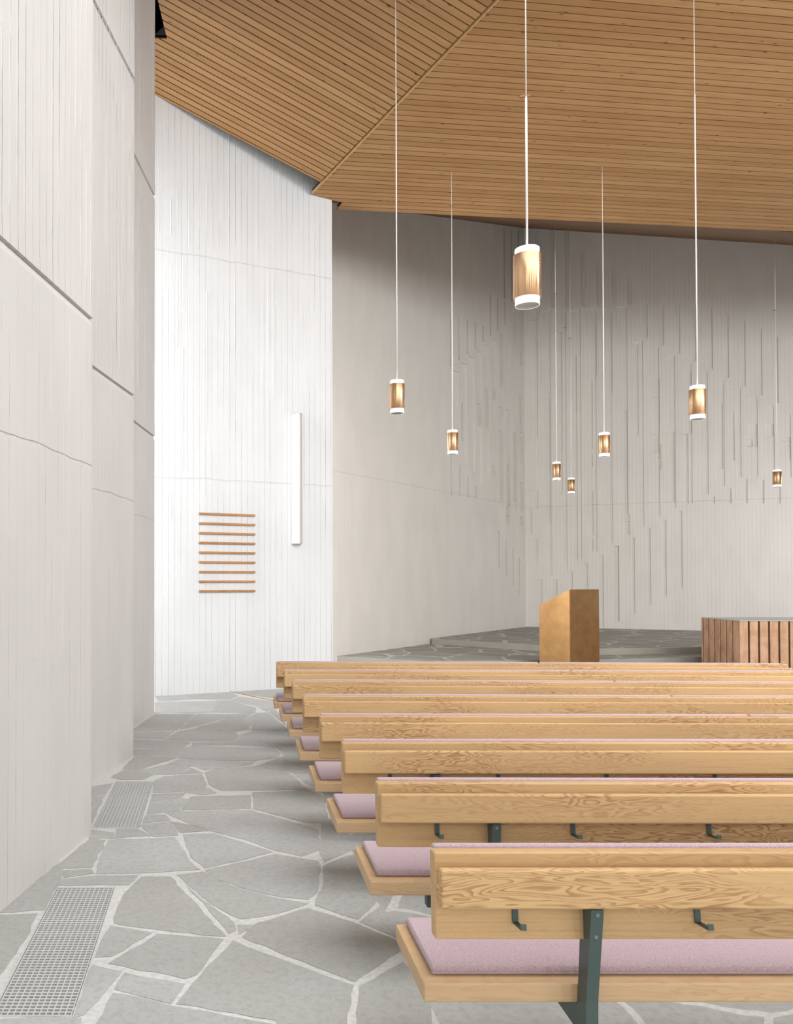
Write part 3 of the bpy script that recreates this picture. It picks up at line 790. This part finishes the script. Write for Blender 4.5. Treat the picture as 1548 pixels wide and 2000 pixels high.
for i, (px, py, Y, top, clp, lab) in enumerate(specs):
    L = lamps_[i]
    c = at(px, py, Y); L.location = c; L['label'] = lab
    tp = hit(top[0], top[1], plB if i < 5 else plC)
    ztop = onC(c.x, c.y).z if i >= 5 else pB.z-(nB.x*(c.x-pB.x)+nB.y*(c.y-pB.y))/nB.z
    zcl = at(px, clp, Y).z
    bm = bmesh.new()
    tube(bm, [Vector((0, 0, .182)), Vector((0, 0, zcl-c.z))], .0072, 8)
    tube(bm, [Vector((0.0, 0, zcl-c.z)), Vector((0, 0, ztop-c.z-.002))], .004, 6)
    link('cord', bm, m_cord, L, True)
    bm = bmesh.new(); box(bm, -.035, .035, -.006, .006, -.006, .006, .002, 1, Matrix.Translation((-.008, 0, zcl-c.z)) @ Matrix.Rotation(math.radians(-8), 4, 'Y'))
    link('cord_clip', bm, m_adj, L)

# ------------------------------------------------------------------ number rails on the white wall
RD = Vector((-WD.y*-1, -WD.x, 0))
wn = Vector((WD.y, -WD.x, 0))          # wall normal into the room
wang = math.atan2(WD.y, WD.x)
ords = ['topmost', 'second', 'third', 'fourth', 'middle, fifth', 'sixth', 'seventh', 'eighth', 'bottom']
rail_mesh = None
for k in range(9):
    yl = 1003.2+(1154.8-1003.2)*k/8
    p = hit(388, yl, wpl); q = hit(497, yl+3.5*(1-k/8*1.18), wpl)
    if rail_mesh is None:
        Lr = (q-p).length; bm = bmesh.new(); box(bm, 0, Lr, -.03, -.002, -.016, .016, .003, 1)
        screws = []; o = link('number_rail', bm, m_strip); rail_mesh = o
        for fx in (.045, .37, .42, .955):
            t = bmesh.new(); lathe(t, [(.0001, 0), (.007, 0), (.007, .003), (.0001, .004)], 10)
            bmesh.ops.transform(t, matrix=Matrix.Translation((Lr*fx, -.030, 0)) @ Matrix.Rotation(math.radians(90), 4, 'X'), verts=t.verts[:])
            screws.append(link('screw', t, m_screw, o))
    else:
        o = rail_mesh.copy(); COL.objects.link(o)
        for s in screws: s2 = s.copy(); COL.objects.link(s2); s2.parent = o
    o.location = (p.x, p.y, p.z); o.rotation_euler = (0, 0, wang)
    tag(o, {0: 'topmost thin brown wooden rail of the nine on the white wall', 8: 'lowest thin brown wooden rail of the nine on the white wall'}.get(k, '%s thin brown wooden rail from the top, of nine on the white wall' % ords[k].replace('middle, ', '')), 'rail', 'thin wooden rails on the white wall')
# ------------------------------------------------------------------ wall lamp
a = hit(579, 809, wpl); b = hit(579, 1063, wpl)
hh = a.z-b.z; e = empty('wall_lamp', b, 'long white vertical tube lamp fixed to the bright white wall', 'lamp', rz=wang)
def halfround(bm, x0, x1, dpt, z0, z1, arc0, arc1, n=14):
    cx_ = (x0+x1)/2; rx = (x1-x0)/2
    pts = [Vector((cx_+rx*math.cos(t), -dpt*math.sin(t), z0)) for t in [arc0+(arc1-arc0)*i/n for i in range(n+1)]]
    return pts
wdt = .082
bm = bmesh.new(); prism(bm, halfround(bm, -wdt, wdt, .12, .015, 0, 0, math.pi*.55)+[Vector((-.02, -.02, .015)), Vector((0, 0, .015))], Vector((0, 0, hh-.03)))
link('housing', bm, m_lampw, e)
bm = bmesh.new(); prism(bm, halfround(bm, -wdt*1.02, wdt*1.02, .125, .01, 0, math.pi*.55, math.pi)+[Vector((-.03, 0, .01)), Vector((-.018, -.02, .01))], Vector((0, 0, hh-.02)))
link('diffuser', bm, m_lampd, e)
bm = bmesh.new(); prism(bm, halfround(bm, -wdt, wdt, .12, 0, 0, 0, math.pi), Vector((0, 0, .012))); link('end_cap', bm, m_lampw, e)
bm = bmesh.new(); prism(bm, halfround(bm, -wdt, wdt, .12, hh-.012, 0, 0, math.pi), Vector((0, 0, .012))); link('end_cap', bm, m_lampw, e)

# ------------------------------------------------------------------ lectern
def edge_at(px, py, Y): p = at(px, py, Y); return p
Fp = at(1112, 1151, 15.2); Lp = at(1052, 1182.5, 15.8); Rp = at(1169.7, 1150.8, 15.6)
e = empty('lectern', ((Lp.x+Rp.x)/2, (Fp.y+Rp.y)/2+.3, 0), 'solid bronze lectern with sloping top standing before the altar steps', 'lectern')
o3 = e.location
Bp = Vector((Lp.x+Rp.x-Fp.x, Lp.y+Rp.y-Fp.y, 0))
zt, zb = Fp.z, Lp.z
bm = bmesh.new()
vb = [bm.verts.new(Vector((p.x, p.y, 0))-Vector(o3)) for p in (Fp, Rp, Bp, Lp)]
vt = [bm.verts.new(Vector((p.x, p.y, z))-Vector(o3)) for p, z in ((Fp, zt), (Rp, zt), (Bp, zb), (Lp, zb))]
bm.faces.new(vb[::-1]); bm.faces.new(vt)
for i in range(4): bm.faces.new((vb[i], vb[(i+1) % 4], vt[(i+1) % 4], vt[i]))
bmesh.ops.bevel(bm, geom=bm.edges[:], offset=.008, segments=2, affect='EDGES')
link('body', bm, m_bronze, e)
bm = bmesh.new()
cc_ = (Vector((Fp.x, Fp.y, zt))+Vector((Rp.x, Rp.y, zt))+Vector((Bp.x, Bp.y, zb))+Vector((Lp.x, Lp.y, zb)))/4
tp_ = [cc_+(Vector((p.x, p.y, z))-cc_)*.9-Vector(o3)+Vector((0, 0, .002)) for p, z in ((Fp, zt), (Rp, zt), (Bp, zb), (Lp, zb))]
prism(bm, tp_, Vector((0, 0, .006))); link('reading_top', bm, m_cdark, e)

# ------------------------------------------------------------------ altar
C0 = at(1444, 1211.5, 15.3); C0h = C0.z
ax = Vector((1, -.03, 0)).normalized(); ay = Vector((.03, 1, 0)).normalized()
e = empty('altar', (C0.x, C0.y, 0), 'copper altar block clad in vertical ribs with grey top, at right edge', 'altar', rz=math.atan2(ax.y, ax.x))
LX, LY = 2.4, 1.28
bm = bmesh.new(); box(bm, .035, LX-.035, .035, LY-.035, 0, C0h-.02); link('core', bm, m_cdark, e)
bm = bmesh.new(); box(bm, 0, LX, 0, LY, C0h-.018, C0h, .003, 1); link('table_top', bm, m_altartop, e)
n = 13
for i in range(n):
    x0 = i*LX/n; w = LX/n-.034
    for y0 in (0, LY-.04):
        bm = bmesh.new(); box(bm, x0+.002+(.04 if i else 0)*0, x0+w, y0, y0+.04, 0, C0h-.019, .004, 1); link('panel', bm, m_cpanel, e)
n = 6
for i in range(n):
    y0 = .05+i*(LY-.09)/n; w = (LY-.09)/n-.036
    for x0 in (0, LX-.04):
        bm = bmesh.new(); box(bm, x0, x0+.04, y0, y0+w+(.0), 0, C0h-.019, .004, 1); link('panel', bm, m_cpanel, e)

# ------------------------------------------------------------------ light
def area(name, loc, target, sx, sy, power, col=(1, 1, 1)):
    l = bpy.data.lights.new(name, 'AREA'); l.shape = 'RECTANGLE'; l.size = sx; l.size_y = sy; l.energy = power; l.color = col
    o = bpy.data.objects.new(name, l); COL.objects.link(o); o.location = loc
    d = Vector(target)-Vector(loc); o.rotation_euler = d.to_track_quat('-Z', 'Y').to_euler()
    return o
area('window_light_left', (-2.6, 10.9, 4.5), (-.2, 12.6, 4.3), 1.3, 6.6, 142, (.97, .985, 1))
for k in range(5):
    area('window_light_rear', (-.6+3.7*k, -5.9, 3.6), (1.8+1.4*k, 9, 1.5), .9, 6.0, 80, (.96, .98, 1))
area('window_light_corner', (-2.7, -4.6, 4.0), (2.5, 6, 2.4), 1.1, 6.0, 60, (.96, .98, 1))
area('fill_light_high', (6.4, 2.9, 7.45), (6.4, 4.4, 0), 12, 8.6, 700, (.96, .98, 1))  # added overhead fill for floor and pew tops, not a window
area('window_light_altar', (.5, 15.7, 3.3), (9, 19.0, 1.8), 3.2, 5, 400, (.98, .985, 1))
area('window_light_right', (17.9, 18.6, 2.6), (11.5, 22.5, .6), 4, 4, 170, (.9, .92, 1))
area('fill_light_upper', (13.5, 3.0, 6.2), (8.0, 22, 1.5), 7, 2.4, 720, (.98, .99, 1))  # added fill hung inside the nave to brighten the relief wall
w = bpy.data.worlds.new('world'); SC.world = w; w.use_nodes = True
w.node_tree.nodes['Background'].inputs[0].default_value = (.9, .95, 1, 1); w.node_tree.nodes['Background'].inputs[1].default_value = .5
SC.view_settings.view_transform = 'Standard'; SC.view_settings.look = 'None'; SC.view_settings.exposure = 0.58; SC.view_settings.gamma = 1.0
SC.cycles.max_bounces = 4; SC.cycles.diffuse_bounces = 3; SC.cycles.glossy_bounces = 3; SC.cycles.use_denoising = True
SC.cycles.use_adaptive_sampling = True; SC.cycles.adaptive_threshold = .12; SC.cycles.adaptive_min_samples = 16; SC.cycles.caustics_reflective = False; SC.cycles.caustics_refractive = False
